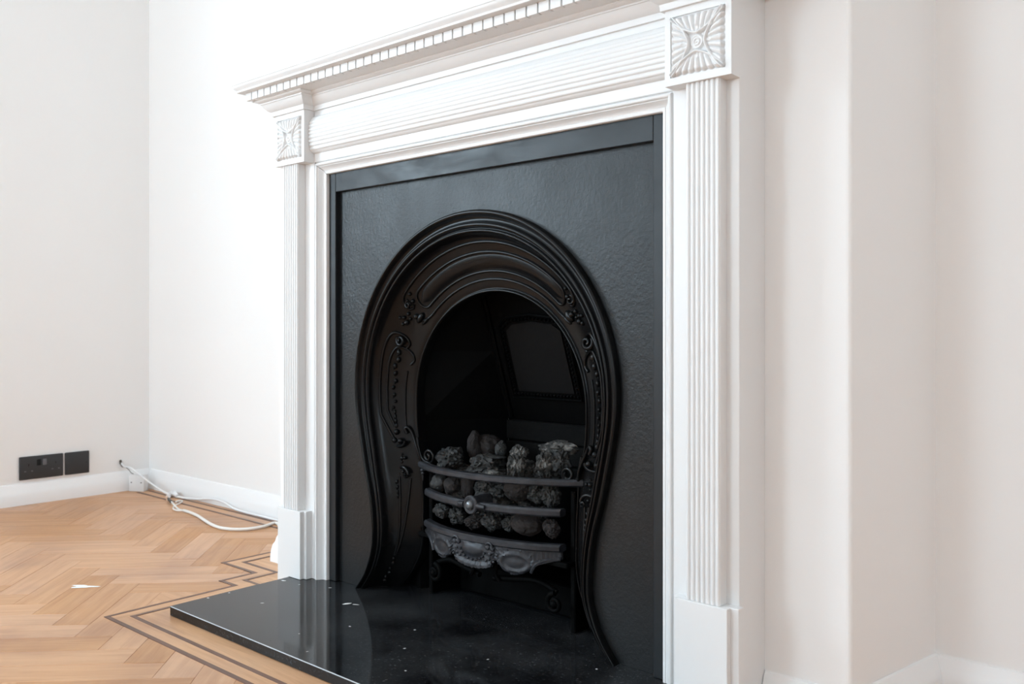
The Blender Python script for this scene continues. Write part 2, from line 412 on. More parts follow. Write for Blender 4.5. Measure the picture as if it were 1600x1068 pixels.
# architrave moulding mitred round the opening (left, head, right)
AP = [(0, .03), (0, -.0035), (.0012, -.0055), (.0055, -.0062), (.0065, -.0050), (.009, -.0062), (.0125, -.0095), (.0155, -.0140), (.0165, -.0155), (.0178, -.0152), (.0186, -.0180), (.0200, -.0196), (.0220, -.0202), (.0240, -.0194), (.0252, -.0172), (.0258, -.0140), (.0272, -.0140), (.0280, GY), (.0285, GY), (.0285, .03)]
def arch_piece(name, side):
    bm = bmesh.new()
    if side == 0:
        fn = lambda s, p: Vector((s * (OPN + p[0]), p[1], OPT + p[0]))
        sweep_prism(bm, AP, fn, (-1, 1))
    else:
        gap = .0013 if side < 0 else .0003
        fn = lambda s, p: Vector((side * (OPN + p[0]), p[1], 0.0209 if s == 0 else OPT + p[0] - gap))
        sweep_prism(bm, AP, fn, (0, 1))
    return sp('architrave_moulding', bm_mesh(name, bm, 28))
for s in (0, -1, 1): arch_piece('architrave_moulding', s)
# pilasters
def reed_mesh(length, r, horizontal=False):
    bm = bmesh.new(); seg = 8; rows = []
    for e in (0, length):
        rows.append([])
        for k in range(seg + 1):
            a = PI * k / seg; rows[-1].append(bm.verts.new((r * math.cos(a), -r * .95 * math.sin(a), e) if not horizontal else (e, -r * .95 * math.sin(a), r * math.cos(a))))
        c = rows[-1]; bm.faces.new(c)
    grid_faces(bm, rows); bm.faces.new([rows[0][0], rows[0][-1], rows[1][-1], rows[1][0]])
    return bm_mesh('reed', bm, 40)
PZ0, PZ1 = .178, .985
rm = reed_mesh(PZ1 - PZ0, .0031); rm.materials.append(M_white)
PS0, PS1 = .512, .5715
for s in (-1, 1):
    x0, x1 = (PS0, PS1) if s > 0 else (-PS1, -PS0)
    pil = sp('pilaster', box_mesh('pilaster', (x0, -.0375, PZ0), (x1, GY + .001, PZ1), .0006))
    for k in range(7):
        o = bpy.data.objects.new('reed', rm); COL.objects.link(o); o.parent = pil
        o.location = (x0 + .0040 + k * (.0515 / 6), -.0375, PZ0)
    # plinth block in two steps
    a, b = (.488, .600) if s > 0 else (-.600, -.488)
    a2, b2 = (.497, .586) if s > 0 else (-.586, -.497)
    if s > 0: a2, b2 = .4945, .586
    bm = bmesh.new(); zb = .0209
    add_box(bm, (a, -.0335, zb), (b, GY + .001, PZ0), .0008); add_box(bm, (a2, -.0440, zb), (b2, -.0325, PZ0 - .0004), .0008)
    xe = -.5425 if s < 0 else .5405       # edge of the hearth: outside it the plinth reaches the floor
    for (p, q, fy, ry) in ((a, b, -.0335, GY + .001), (a2, b2, -.0440, -.0325)):
        add_box(bm, (p if s < 0 else xe, fy, .0010), (xe if s < 0 else q, ry, .0215))
    sp('plinth', bm_mesh('plinth', bm))
# carved corner blocks
def rosette_height(a, b):
    r = math.hypot(a, b)
    def shell(u, v):       # shell opens toward +u
        av = abs(v)
        edge = .30 + .62 * av ** 1.5
        if u < edge - .045: return None
        d = u - edge
        if d < .045: return .72 + .28 * math.cos(d / .045 * PI / 2)
        w = v / (.25 + .75 * u) * 1.25              # fan coordinate
        ph = w * 3.1 * PI
        lob = abs(math.cos(ph)) ** .55
        lim = .88 + .09 * lob
        if u > lim: return 0.0
        k = min(1, d / .16)
        h = .30 + .50 * k * lob - .22 * (1 - lob) * k
        h += .10 * math.sin(min(1, d / .6) * PI)
        h -= .30 * max(0, 1 - ((u - .47) ** 2 / .006 + v * v / .0022))
        h *= min(1, math.sqrt(max(0, (lim - u) / .09)))
        return h
    best = -1
    for (u, v) in ((a, b), (-a, b), (b, a), (-b, a)):
        if abs(v) <= u + .10:
            h = shell(u, v)
            if h is not None: best = max(best, h)
    if best < 0:
        best = .10
        if r < .25: best = .34 + .30 * math.sqrt(max(0, 1 - (r / .25) ** 2)) + .12 * math.cos(r * 62)
    return best
def carve_mesh(half, depth):
    n = 120; bm = bmesh.new(); rows = []
    for i in range(n + 1):
        rows.append([])
        for j in range(n + 1):
            a, b = -1 + 2 * i / n, -1 + 2 * j / n
            h = rosette_height(a, b) if 0 < i < n and 0 < j < n else 0
            rows[-1].append(bm.verts.new((a * half, -depth * h, b * half)))
    grid_faces(bm, rows)
    for v in bm.verts: v.co.y += 0
    me = bm_mesh('rosette', bm); 
    for p in me.polygons: p.use_smooth = True
    return me
rosm = carve_mesh(.0475, .0092); rosm.materials.append(M_white)
BZ0, BZ1 = .985, 1.1044
for s in (-1, 1):
    a, b = (.4785, .594) if s > 0 else (-.594, -.4785)
    cx = (a + b) / 2; cz = (BZ0 + BZ1) / 2; hw = .0478
    bm = bmesh.new(); FY, RY = -.046, -.0425
    add_box(bm, (a, RY, BZ0), (b, GY + .001, BZ1))
    for lo, hi in (((a, BZ0), (b, cz - hw)), ((a, cz + hw), (b, BZ1)), ((a, cz - hw), (cx - hw, cz + hw)), ((cx + hw, cz - hw), (b, cz + hw))):
        add_box(bm, (lo[0], FY, lo[1]), (hi[0], RY, hi[1]))
    blkk = sp('corner_block', bm_mesh('corner_block', bm))
    o = bpy.data.objects.new('rosette', rosm); COL.objects.link(o); o.parent = blkk; o.location = (cx, -.0427, cz)
# frieze: bulging reeded band between the corner blocks
bm = bmesh.new(); fz = []
Z0, Z1 = 1.006, 1.092
for k in range(25):
    t = k / 24; z = Z0 + (Z1 - Z0) * t; fz.append((-.0195 - .0130 * math.sqrt(max(0, 1 - (2 * t - 1) ** 2)), z))
prof = [(GY + .001, Z0)] + fz + [(GY + .001, Z1)]
sweep_prism(bm, prof, lambda s, p: Vector((s * .4785, p[0], p[1])), (-1, 1))
fr = sp('frieze', bm_mesh('frieze', bm, 40))
rfm = reed_mesh(.957, .0043, True); rfm.materials.append(M_white)
for k in range(8):
    t = (k + .5) / 8.0; t = .07 + t * .80
    z = Z0 + (Z1 - Z0) * t; y = -.0195 - .0130 * math.sqrt(max(0, 1 - (2 * t - 1) ** 2)) + .0018
    o = bpy.data.objects.new('reed', rfm); COL.objects.link(o); o.parent = fr; o.location = (-.4785, y, z)
# cornice: profiles carried round three sides, front face y0 - q, sides half + q
def ring(bm, prof, y0, half):
    sts = [(-1, 1), (-1, 0), (1, 0), (1, 1)]
    def fn(s, p):
        q, z = p
        return Vector((s[0] * (half + q), BF - .0005 if s[1] else y0 - q, z))
    rows = [[bm.verts.new(fn(s, p)) for p in prof] for s in sts]
    grid_faces(bm, rows, False, True); bm.faces.new(rows[0]); bm.faces.new(rows[-1])
HB, YB0 = .594, -.046
low = [(-.02, 1.1044), (.0055, 1.1044), (.0058, 1.1100), (.0066, 1.1145), (.0100, 1.1160), (.0135, 1.1185), (.0178, 1.1225), (.0210, 1.1270), (.0228, 1.1312), (.0250, 1.1316), (.0250, 1.1345), (.0290, 1.1352), (.0335, 1.1372), (.0346, 1.1386), (.0346, 1.1407), (-.02, 1.1407)]
bm = bmesh.new()
# over the blocks
def ring_block(s):
    a, b = (.4785, .594)
    # three-sided return round each block, butting into the recessed run
    sts = [('i', 1), ('i', 0), ('o', 0), ('o', 1)]
    rows = []
    for side, back in sts:
        row = []
        for q, z in low:
            x = (a - q) if side == 'i' else (b + q)
            y = GY + .002 if back else YB0 - q
            row.append(bm.verts.new((s * x, y, z)))
        rows.append(row)
    grid_faces(bm, rows, False, True); bm.faces.new(rows[0]); bm.faces.new(rows[-1])
for s in (-1, 1): ring_block(s)
# recessed run over the frieze
sweep_prism(bm, [(GY + .02, 1.1044)] + [(-.018 - q * 1.0, z) for q, z in low if q > 0] + [(GY + .02, 1.1407)], lambda s, p: Vector((s * .474, p[0], p[1])), (-1, 1))
for s in (-1, 1): add_box(bm, (min(s * .592, s * .612), GY, 1.1270), (max(s * .592, s * .612), BF - .0008, 1.1406), .002)
sp('cornice_bed_moulding', bm_mesh('cornice_bed_moulding', bm, 30))
up = [(-.02, 1.1407), (.0385, 1.1407), (.0385, 1.1590), (.0630, 1.1590), (.0642, 1.1597), (.0642, 1.1615), (.0632, 1.1622), (.0635, 1.1638), (.0655, 1.1660), (.0688, 1.1692), (.0712, 1.1724), (.0718, 1.1752), (.0730, 1.1757), (.0740, 1.1790), (.0740, 1.1850), (.0730, 1.1862), (-.02, 1.1862)]
bm = bmesh.new(); ring(bm, up, YB0, HB)
add_box(bm, (-HB - .01, YB0 - .01, 1.1409), (HB + .01, BF - .001, 1.1858))
cor = sp('mantel_shelf', bm_mesh('mantel_shelf', bm, 30))
dm = box_mesh('dentil', (-.0112, -.0110, 0), (.0112, 0, .0180), .0005); dm.materials.append(M_white)
nD = 50; tot = 2 * (HB + .0490)
for k in range(nD):
    o = bpy.data.objects.new('dentil', dm); COL.objects.link(o); o.parent = cor
    o.location = (-tot / 2 + (k + .5) * tot / nD, YB0 - .0380, 1.1409)
for s in (-1, 1):
    for k in range(4):
        o = bpy.data.objects.new('dentil', dm); COL.objects.link(o); o.parent = cor; o.rotation_euler = (0, 0, s * PI / 2)
        o.location = (s * (HB + .0380), YB0 - .0380 + .0160 + k * .0257, 1.1409)

# ------------------------------------------------------------------ cast iron insert
ins = empty('fireplace_insert', (XC, .03, .0206))
tag(ins, 'black cast iron fireplace insert with horseshoe arch opening and barred grate', 'fireplace')
def ip(name, me, m=M_cast, parent=None):
    o = link(name, me, m, parent or ins)
    o.location = (0, 0, 0) if parent else (0, -.03, -.0206)
    return o
ZB = .0208
PY = .015
# slip frame
PXH, PZT = .426, .915
ip('slip_frame', boxes('slip_frame', [((-.47, .003, ZB), (-PXH, .04, .985)), ((PXH, .003, ZB), (.47, .04, .985)), ((-PXH, .003, PZT), (PXH, .04, .985))], .0012), M_slip)
# horseshoe curves
def interp(tab, z):
    for (z0, d0), (z1, d1) in zip(tab[:-1], tab[1:]):
        if z <= z0 and z >= z1:
            t = (z0 - z) / (z0 - z1); return d0, d1, t
    return None
def smooth_tab(tab, z):
    z = min(max(z, tab[-1][0]), tab[0][0])
    for i in range(len(tab) - 1):
        if tab[i][0] >= z >= tab[i + 1][0]:
            x0, y0 = tab[i]; x1, y1 = tab[i + 1]; h = x1 - x0
            def sl(j):
                if j <= 0: return 0.0
                if j >= len(tab) - 1: return (tab[-1][1] - tab[-2][1]) / (tab[-1][0] - tab[-2][0])
                return (tab[j + 1][1] - tab[j - 1][1]) / (tab[j + 1][0] - tab[j - 1][0])
            m0, m1 = sl(i), sl(i + 1); t = (z - x0) / h
            return (2 * t ** 3 - 3 * t * t + 1) * y0 + (t ** 3 - 2 * t * t + t) * h * m0 + (-2 * t ** 3 + 3 * t * t) * y1 + (t ** 3 - t * t) * h * m1
    return tab[-1][1]
TO = [(.482, .354), (.44, .3515), (.39, .343), (.30, .3225), (.2418, .306), (.19, .297), (.137, .2945), (.10, .302), (.058, .321), (ZB, .350)]
TI = [(.445, .231), (.40, .230), (.3688, .226), (.3377, .220), (.3037, .214), (.2475, .210), (.20, .2085), (.15, .209), (.11, .217), (.085, .229), (.055, .250), (ZB, .282)]
def curve_o(U):
    if U <= 1: a = U * PI / 2; return .354 * math.sin(a), .482 + .355 * math.cos(a)
    z = .482 + (ZB - .482) * (U - 1); return smooth_tab(TO, z), z
def curve_i(U):
    if U <= 1: a = U * PI / 2; return .231 * math.sin(a), .445 + .231 * math.cos(a)
    z = .445 + (ZB - .445) * (U - 1); return smooth_tab(TI, z), z
PROF = [(0, PY + .004), (0, .004), (.010, .000), (.03, -.0022), (.05, -.0012), (.062, .0030), (.075, .0085), (.10, .0120), (.13, .0125), (.15, .0100), (.160, .0060), (.175, .0040), (.195, .0045), (.210, .0080), (.218, .0125), (.232, .0125), (.24, .0085), (.255, .0068), (.272, .0090), (.283, .0160), (.30, .0240), (.34, .0315), (.40, .0375), (.50, .0470), (.60, .0560), (.70, .0640), (.80, .0700), (.88, .0745), (.925, .0772), (.942, .0800), (.952, .0798), (.963, .0758), (.975, .0742), (.988, .0752), (.996, .0785), (1.0, .084), (1.0, .10)]
def prof_y(v):
    for (a, ya), (b, yb) in zip(PROF[1:-1], PROF[2:]):
        if a <= v <= b and b > a: return ya + (yb - ya) * (v - a) / (b - a)
    return PROF[-1][1]
def S(side, U, v, lift=0.0):
    (do, zo), (di, zi) = curve_o(U), curve_i(U)
    return Vector((side * (do + (di - do) * v), prof_y(v) - lift, zo + (zi - zo) * v))
US = [2 * k / 110 for k in range(111)]
path = [(-1, U) for U in reversed(US)] + [(1, U) for U in US[1:]]
bm = bmesh.new(); rows = []
for sd, U in path:
    (do, zo), (di, zi) = curve_o(U), curve_i(U)
    rows.append([bm.verts.new((sd * (do + (di - do) * v), y, zo + (zi - zo) * v)) for v, y in PROF])
grid_faces(bm, rows)
arch = ip('horseshoe_moulding', bm_mesh('horseshoe_moulding', bm, 120))
# flat panel with the horseshoe cut out
bm = bmesh.new(); rows = []
def rect_pt(sd, U):
    d, z = curve_o(U); HX, HT = PXH + .004, PZT + .004
    if U > 1: return HX, z
    # fan from lower centre to the rectangle
    a = U * PI / 2; dx, dz = math.sin(a), math.cos(a); zc = .482
    t = min(HX / max(dx, 1e-6), (HT - zc) / max(dz, 1e-6)); return dx * t, zc + dz * t
NL = 8
for sd, U in path:
    d, z = curve_o(U); X, Z = rect_pt(sd, U)
    rows.append([bm.verts.new((sd * (d + (X - d) * k / NL), PY, z + (Z - z) * k / NL)) for k in range(NL + 1)])
grid_faces(bm, rows)
ret = bmesh.ops.extrude_face_region(bm, geom=list(bm.faces))
for v in [g for g in ret['geom'] if isinstance(g, bmesh.types.BMVert)]: v.co.y += .010
ip('front_panel', bm_mesh('front_panel', bm), M_black)

# raised lines of the moulding
def strand(name, pts, r, parent=arch, m=M_cast, closed=False, seg=8):
    return ip(name, tube_mesh(name, pts, r * 1.3, seg, closed), m, parent)
aU = lambda deg: abs(deg) / 90.0
sg = lambda deg: -1 if deg < 0 else 1
def P(deg, v, lift=.001): return S(sg(deg), aU(deg), v, lift)
# top cartouche: outer lines and inner raised tongue
pts = [P(d, .38) for d in range(-47, 48, 2)]
def hook(sd):
    return [S(sd, aU(48.5), .385, .001), S(sd, aU(50.5), .42, .001), S(sd, aU(51.5), .48, .001), S(sd, aU(51), .54, .001), S(sd, aU(49.5), .57, .001), S(sd, aU(48), .55, .001)]
strand('cartouche_line', list(reversed(hook(-1))) + pts + hook(1), .0024)
pts = [P(d, .835) for d in range(-44, 45, 2)]
def hook2(sd): return [S(sd, aU(47), .82, .001), S(sd, aU(50), .78, .001), S(sd, aU(52), .70, .001), S(sd, aU(52.5), .62, .001)]
strand('cartouche_line', list(reversed(hook2(-1))) + pts + hook2(1), .0022)
def loop(v0, v1, d1):
    out = [P(d, v0) for d in range(-d1, d1 + 1, 2)]
    vm = (v0 + v1) / 2; vr = (v1 - v0) / 2
    for k in range(1, 8):
        a = PI * k / 8; out.append(P(d1 + 3.6 * math.sin(a), vm - vr * math.cos(a)))
    out += [P(d, v1) for d in range(d1, -d1 - 1, -2)]
    for k in range(1, 8):
        a = PI * k / 8; out.append(P(-d1 - 3.6 * math.sin(a), vm + vr * math.cos(a)))
    return out
strand('cartouche_line', loop(.50, .735, 42), .0023, closed=True)
# tongue swelling inside the loop
bm = bmesh.new(); rows = []
for d in range(-44, 45, 2):
    rows.append([])
    e = 1 - max(0, (abs(d) - 38) / 7) ** 2
    for k in range(9):
        t = k / 8; v = .617 + (t - .5) * .20 * max(.1, e)
        p = P(d, v, .0055 * math.sin(PI * t) * max(0, e) - .0012); rows[-1].append(bm.verts.new(p))
grid_faces(bm, rows); ip('cartouche_tongue', bm_mesh('cartouche_tongue', bm, 60), M_cast, arch)

def spiral(c, r0, turns, a0, dirn, n=26, squ=1.0, y=-.003):
    """flat scroll about point c (Vector) in the x-z plane"""
    out = []
    for k in range(n):
        t = k / (n - 1); a = a0 + dirn * turns * 2 * PI * t; r = r0 * (1 - .80 * t)
        out.append(Vector((c.x + r * math.cos(a), c.y + y * (.5 + t), c.z + r * math.sin(a) * squ)))
    return out
def leafy(bm, c, ang, l, w, lift=.003):
    """small acanthus-like bead: stretched ball at angle"""
    ret = bmesh.ops.create_icosphere(bm, subdivisions=2, radius=1.0)
    ca, sa = math.cos(ang), math.sin(ang)
    for v in ret['verts']:
        x, y, z = v.co.x * l, v.co.y * lift, v.co.z * w
        v.co = Vector((c.x + x * ca - z * sa, c.y + y, c.z + x * sa + z * ca))
for sd in (-1, 1):
    UZ = lambda z: 1 + (.463 - z) / .443
    # cluster at the cartouche end
    bm = bmesh.new()
    c0 = S(sd, aU(52), .56, .002)
    add_tube(bm, spiral(S(sd, aU(49.5), .50, .003), .0095, 1.1, PI / 2, -sd), lambda t: .0030 * (1 - .3 * t), 7)
    for dg, v, r in ((45.5, .44, .0032), (47, .52, .0038), (51.5, .66, .0050), (53.2, .55, .0034), (54.6, .60, .0030), (56.0, .52, .0036), (57.0, .58, .0050), (57.2, .47, .0030), (58.8, .54, .0032)):
        add_ball(bm, S(sd, aU(dg), v, .002), r * 1.3)
    leafy(bm, S(sd, aU(50.5), .72, .003), -sd * .9, .014, .0075, .006)
    leafy(bm, S(sd, aU(50), .80, .002), -sd * .7, .012, .004)
    ip('leaf_cluster', bm_mesh('leaf_cluster', bm, 60), M_cast, arch)
    # long side scroll: outer line curls over at the top and runs down to a bottom scroll
    def line(v, z0, zend, n=26, u0=None, lift=.001):
        ua = u0 if u0 is not None else UZ(z0); ub = UZ(zend); return [S(sd, ua + (ub - ua) * k / (n - 1), v(k / (n - 1)) if callable(v) else v, lift) for k in range(n)]
    top = [S(sd, aU(g), v, .0015) for g, v in ((67.5, .70), (65.3, .72), (63.6, .66), (63.4, .56), (64.8, .46), (68, .41), (72, .385))]
    strand('scroll_line', smooth_path(top, 4)[:-1] + line(lambda t: .38 + .17 * max(0, t - .72) / .28, 0, .352, 30, aU(74)), .0026)
    top = [S(sd, aU(g), v, .0015) for g, v in ((74.0, .82), (71.0, .86), (68.6, .80), (68.2, .68), (69.5, .57), (73, .515), (77, .49))]
    strand('scroll_line', smooth_path(top, 4)[:-1] + line(lambda t: .485 + .09 * max(0, t - .75) / .25, 0, .385, 28, aU(79)), .0022)
    strand('scroll_line', line(lambda t: .78 - .02 * t, 0, .375, 26, aU(78)), .0016)
    bm = bmesh.new()
    cs = S(sd, aU(65.6), .60, .004); add_tube(bm, spiral(cs, .0135, 1.3, PI * .8 if sd < 0 else PI * .2, -sd), lambda t: .0046 * (1 - .3 * t), 7)
    # trail of husks below the top scroll
    zz = .572
    for k in range(9):
        l = .010 - .0006 * k; c = S(sd, aU(71.5 + k * 3.3) if 71.5 + k * 3.3 < 90 else 1 + ((71.5 + k * 3.3) - 90) / 90 * .9, .60 + .02 * math.sin(k * 2.1), .002)
        leafy(bm, c, PI / 2 + sd * .25 * (1 if k % 2 else -1), l * .75, .0055 - .0003 * k, .0048)
        if k % 2 == 0: add_ball(bm, c + Vector((sd * .003, -.001, -.006)), .0024, sub=1)
    ip('husk_trail', bm_mesh('husk_trail', bm, 60), M_cast, arch)
    bm = bmesh.new()
    # rising trail and bottom scroll
    for k, z in enumerate((.418, .408, .398, .388)): leafy(bm, S(sd, UZ(z), .60, .002), PI / 2, .006, .0022 + .0006 * k, .003)
    cb = S(sd, UZ(.352), .60, .003)
    add_ball(bm, S(sd, UZ(.374), .60, .003), .0068)
    for a in (-1, 1): add_ball(bm, cb + Vector((a * .0095, -.001, .003)), .0072)
    add_tube(bm, [cb + Vector((.021 * math.cos(PI + PI * k / 12), .002, .004 + .014 * math.sin(PI + PI * k / 12))) for k in range(13)], .0040, 7)
    # rosette of four beads
    cr = S(sd, UZ(.317), .62, .001)
    for dx, dz, r in ((0, 0, .0040), (-.009, .0, .0030), (.009, .001, .0030), (0, -.009, .0026), (0, .009, .0020)): add_ball(bm, cr + Vector((dx, 0, dz)), r * 1.3)
    ip('bead_rosette', bm_mesh('bead_rosette', bm, 60), M_cast, arch)
    bm = bmesh.new()
    cl = S(sd, UZ(.289), .62, .002)
    add_tube(bm, [cl + Vector((.017 * math.cos(PI * k / 12), 0, -.006 + .014 * math.sin(PI * k / 12))) for k in range(13)], .0040, 7)
    for a in (-1, 1): add_tube(bm, spiral(cl + Vector((a * .011, 0, -.008)), .0065, 1.0, 0 if a > 0 else PI, -a), .0024, 6)
    add_ball(bm, cl + Vector((0, 0, -.002)), .0042)
    for k, z in enumerate((.262, .250, .240, .231)): leafy(bm, S(sd, UZ(z), .50 if sd < 0 else .58, .002), PI / 2 + .3 * sd, .0055, .0036 - .0005 * k, .0035)
    ip('lower_scroll', bm_mesh('lower_scroll', bm, 60), M_cast, arch)
    strand('scroll_line', line(lambda t: .55 - .10 * t, .275, .10, 24), .0022)
    strand('scroll_line', line(lambda t: .74 - .27 * t, .275, .10, 24), .0022)
    bm = bmesh.new()
    for k, (z, v) in enumerate(((.092, .46), (.081, .47), (.068, .46), (.058, .48), (.047, .46), (.038, .48))): leafy(bm, S(sd, UZ(z), v, .0015), PI / 2, .0048, .0034 if k % 2 == 0 else .0050, .0038)
    ip('foot_beads', bm_mesh('foot_beads', bm, 60), M_cast, arch)
    # scroll bracket that carries the top bar
    rimp = [S(sd, UZ(z), .985, .002) for z in (.375, .365, .352)]
    e = rimp[-1]
    br = rimp + [e + Vector((-sd * .006, .002, -.018)), e + Vector((-sd * .016, .003, -.028))]
    sc = [Vector((e.x - sd * .026, e.y + .003, e.z - .012)) + Vector((-sd * .0 + .0145 * math.cos(a), 0, .0145 * math.sin(a))) * 1.0 for a in []]
    cc = Vector((e.x - sd * .030, e.y + .004, e.z - .016))
    spi = []
    for k in range(22):
        t = k / 21; a = -PI / 2 - sd * -1 * 0 + (-sd) * t * 1.45 * 2 * PI; r = .016 * (1 - .72 * t)
        spi.append(Vector((cc.x + r * math.cos(a), cc.y - .006 * t, cc.z + r * math.sin(a))))
    bm = bmesh.new(); add_tube(bm, smooth_path(br, 4) + spi, lambda t: .0038, 7)
    add_tube(bm, smooth_path([S(sd, UZ(.30), 1.0, .003), S(sd, UZ(.345), .98, .005), S(sd, UZ(.378), .90, .006), S(sd, UZ(.392), .82, .006), S(sd, UZ(.386), .76, .005), S(sd, UZ(.377), .78, .004)], 5), lambda t: .0030 + .0016 * t, 7)
    ip('scroll_bracket', bm_mesh('scroll_bracket', bm, 60), M_cast, arch)

# firebox: splayed cheeks, sloping back, roof
bx0, bx1 = .130, .236; yb, yf = .272, .094
def slope_y(z): return yb if z < .395 else yb - (z - .395) * .343
bm = bmesh.new()
for sd in (-1, 1):
    rows = []
    for t in (0, 1):
        rows.append([bm.verts.new((sd * (bx1 + .003 + (bx0 - bx1) * t), yf + (slope_y(z) - yf) * t, z)) for z in (ZB, .395, .55, .70)])
    grid_faces(bm, rows)
    ret = bmesh.ops.extrude_face_region(bm, geom=[f for f in bm.faces if all(v in rows[0] + rows[1] for v in f.verts)])
    for v in [g for g in ret['geom'] if isinstance(g, bmesh.types.BMVert)]: v.co.x += sd * .012
ip('cheek_plate', bm_mesh('cheek_plate', bm), M_soot)
bm = bmesh.new(); add_box(bm, (-.25, .105, .70), (.25, .24, .712)); ip('firebox_roof', bm_mesh('firebox_roof', bm), M_soot)
bm = bmesh.new(); add_box(bm, (-.145, yb + .014, ZB), (.145, yb + .024, .40)); ip('back_plate', bm_mesh('back_plate', bm), M_soot)
for q in (-1, 1): ip('return_plate', box_mesh('return_plate', (min(q * .238, q * .36), .103, ZB), (max(q * .238, q * .36), .112, .24)), M_soot)
bm = bmesh.new()
for z0, z1 in ((.395, .72),):
    vs = [bm.verts.new((x, slope_y(z) + d, z)) for d in (0, .012) for x, z in ((-bx0 - .02, z0), (bx0 + .02, z0), (bx0 + .02, z1), (-bx0 - .02, z1))]
    for f in ((0, 1, 2, 3), (4, 7, 6, 5), (0, 4, 5, 1), (1, 5, 6, 2), (2, 6, 7, 3), (3, 7, 4, 0)): bm.faces.new([vs[i] for i in f])
back = ip('fire_back', bm_mesh('fire_back', bm), M_soot)
# ribs running up the corners of the sloping back
for sd in (-1, 1):
    bm = bmesh.new(); add_tube(bm, [(sd * .119, slope_y(z) - .003, z) for z in (.40, .50, .60, .69)], .005, 6)
    ip('corner_rib', bm_mesh('corner_rib', bm, 40), M_soot, back)
# hinged flue panel with beaded frame on the slope
def SL(x, z, lift): return Vector((x, slope_y(z) - lift, z))
bm = bmesh.new(); pz0, pz1 = .462, .606; ph = .078
outl = [(-ph, pz0), (ph, pz0), (ph * .97, pz1 - .01)] + [(ph * math.cos(a), pz1 - .01 + .020 * math.sin(a)) for a in (PI * .25, PI * .5, PI * .75)] + [(-ph * .97, pz1 - .01)]
f0 = [bm.verts.new(SL(x, z, .004)) for x, z in outl]; f1 = [bm.verts.new(SL(x, z, -.002)) for x, z in outl]
bm.faces.new(f0); bm.faces.new(f1); grid_faces(bm, [f0, f1], False, True)
M_flue = mat('flue_panel_iron', (.0042, .0042, .0044), .55, .12); bump(M_flue, tex(M_flue, 80, 4).outputs[0], .3, .002)
fp = ip('flue_panel', bm_mesh('flue_panel', bm), M_flue)
fr_pts = [SL(x * 1.13, (z - .535) * 1.09 + .535, .005) for x, z in outl]
full = []
for i in range(len(fr_pts)):
    a, b = fr_pts[i], fr_pts[(i + 1) % len(fr_pts)]; n = max(1, int((b - a).length / .009))
    full += [a.lerp(b, k / n) for k in range(n)]
bm = bmesh.new()
for p in full: add_ball(bm, p, .0038, sub=1)
add_tube(bm, [q + (q - Vector((0, slope_y(.535), .535))) * .09 for q in fr_pts], .003, 6, True)
ip('beaded_frame', bm_mesh('beaded_frame', bm, 50), M_soot, fp)
# fire bricks behind the coals
bmz = [(.205, .262), (.265, .300), (.304, .346), (.350, .393)]
for z0, z1 in bmz:
    for x0, x1 in (((-.128, -.012), (-.009, .128)) if z0 < .31 and z0 != .265 else ((-.128, .128),)):
        o = ip('fire_brick', box_mesh('fire_brick', (x0, yb - .016 + random.uniform(0, .003), z0), (x1, yb + .012, z1), .003, 2), M_brick)

# grate
grate = ip('grate', box_mesh('grate', (-.205, .055, .150), (.205, .262, .160), .002), M_soot)
def bar(zc, half, y_end, y_mid, hh, dep, name='front_bar', skew=0.0):
    bm = bmesh.new(); n = 30; rows = []
    for k in range(n + 1):
        t = -1 + 2 * k / n; x = half * t; y = y_mid + (y_end - y_mid) * (abs(t) ** 2.3)
        sec = [(-dep / 2, -hh * .28), (-dep / 2, hh * .22), (-dep * .3, hh / 2), (dep * .35, hh / 2), (dep / 2, hh * .3), (dep / 2, -hh * .4), (dep * .2, -hh / 2), (-dep * .35, -hh / 2)]
        rows.append([bm.verts.new((x, y + a, zc + b + skew * t)) for a, b in sec])
    grid_faces(bm, rows, False, True); bm.faces.new(rows[0]); bm.faces.new(rows[-1])
    return ip(name, bm_mesh(name, bm, 35), M_grate)
bar(.3065, .228, .086, .020, .013, .020, skew=.004)
b2 = bar(.2500, .186, .066, .019, .015, .018, skew=.002)
bar(.1830, .186, .066, .021, .014, .022, skew=.002)
# boss in the middle of the second bar
bm = bmesh.new(); mt = Matrix.Translation((0, .010, .2515)) @ Matrix.Rotation(PI / 2, 4, 'X')
lathe(bm, [(0, -.045), (.0165, -.045), (.0165, -.002), (.0188, .000), (.0188, .0035), (.0165, .0055), (.0120, .0050), (.0112, .0040), (0, .0040)], mt, 28)
boss = ip('bar_boss', bm_mesh('bar_boss', bm, 35), M_grate)
bm = bmesh.new(); lathe(bm, [(.0098, .004), (.0096, .0065), (.008, .0095), (.0045, .0115), (0, .012)], mt, 24)
ip('stud', bm_mesh('stud', bm, 60), M_stud, boss)
for s in (-1, 1):
    bm = bmesh.new(); add_tube(bm, [(s * .018, .008, .2515), (s * .026, .0085, .2512), (s * .036, .010, .2508)], lambda t: .0065 - .002 * t, 8)
    ip('bar_collar', bm_mesh('bar_collar', bm, 50), M_grate, boss)
# pointed drop under the left end of the top bar
for s in (-1,):
    bm = bmesh.new(); add_ball(bm, (s * .205, .070, .292), .006, (1, 1, .8)); add_ball(bm, (s * .205, .070, .285), .0042)
    add_tube(bm, [(s * .205, .070, .284), (s * .205, .070, .268)], lambda t: .0024 * (1 - .85 * t), 6)
    ip('drop_finial', bm_mesh('drop_finial', bm, 50), M_grate)
# end posts of the basket
for s in (-1, 1):
    bm = bmesh.new(); add_box(bm, (s * .196 - .006, .084, .0215), (s * .196 + .006, .255, .292), .002)
    ip('grate_cheek', bm_mesh('grate_cheek', bm), M_soot)
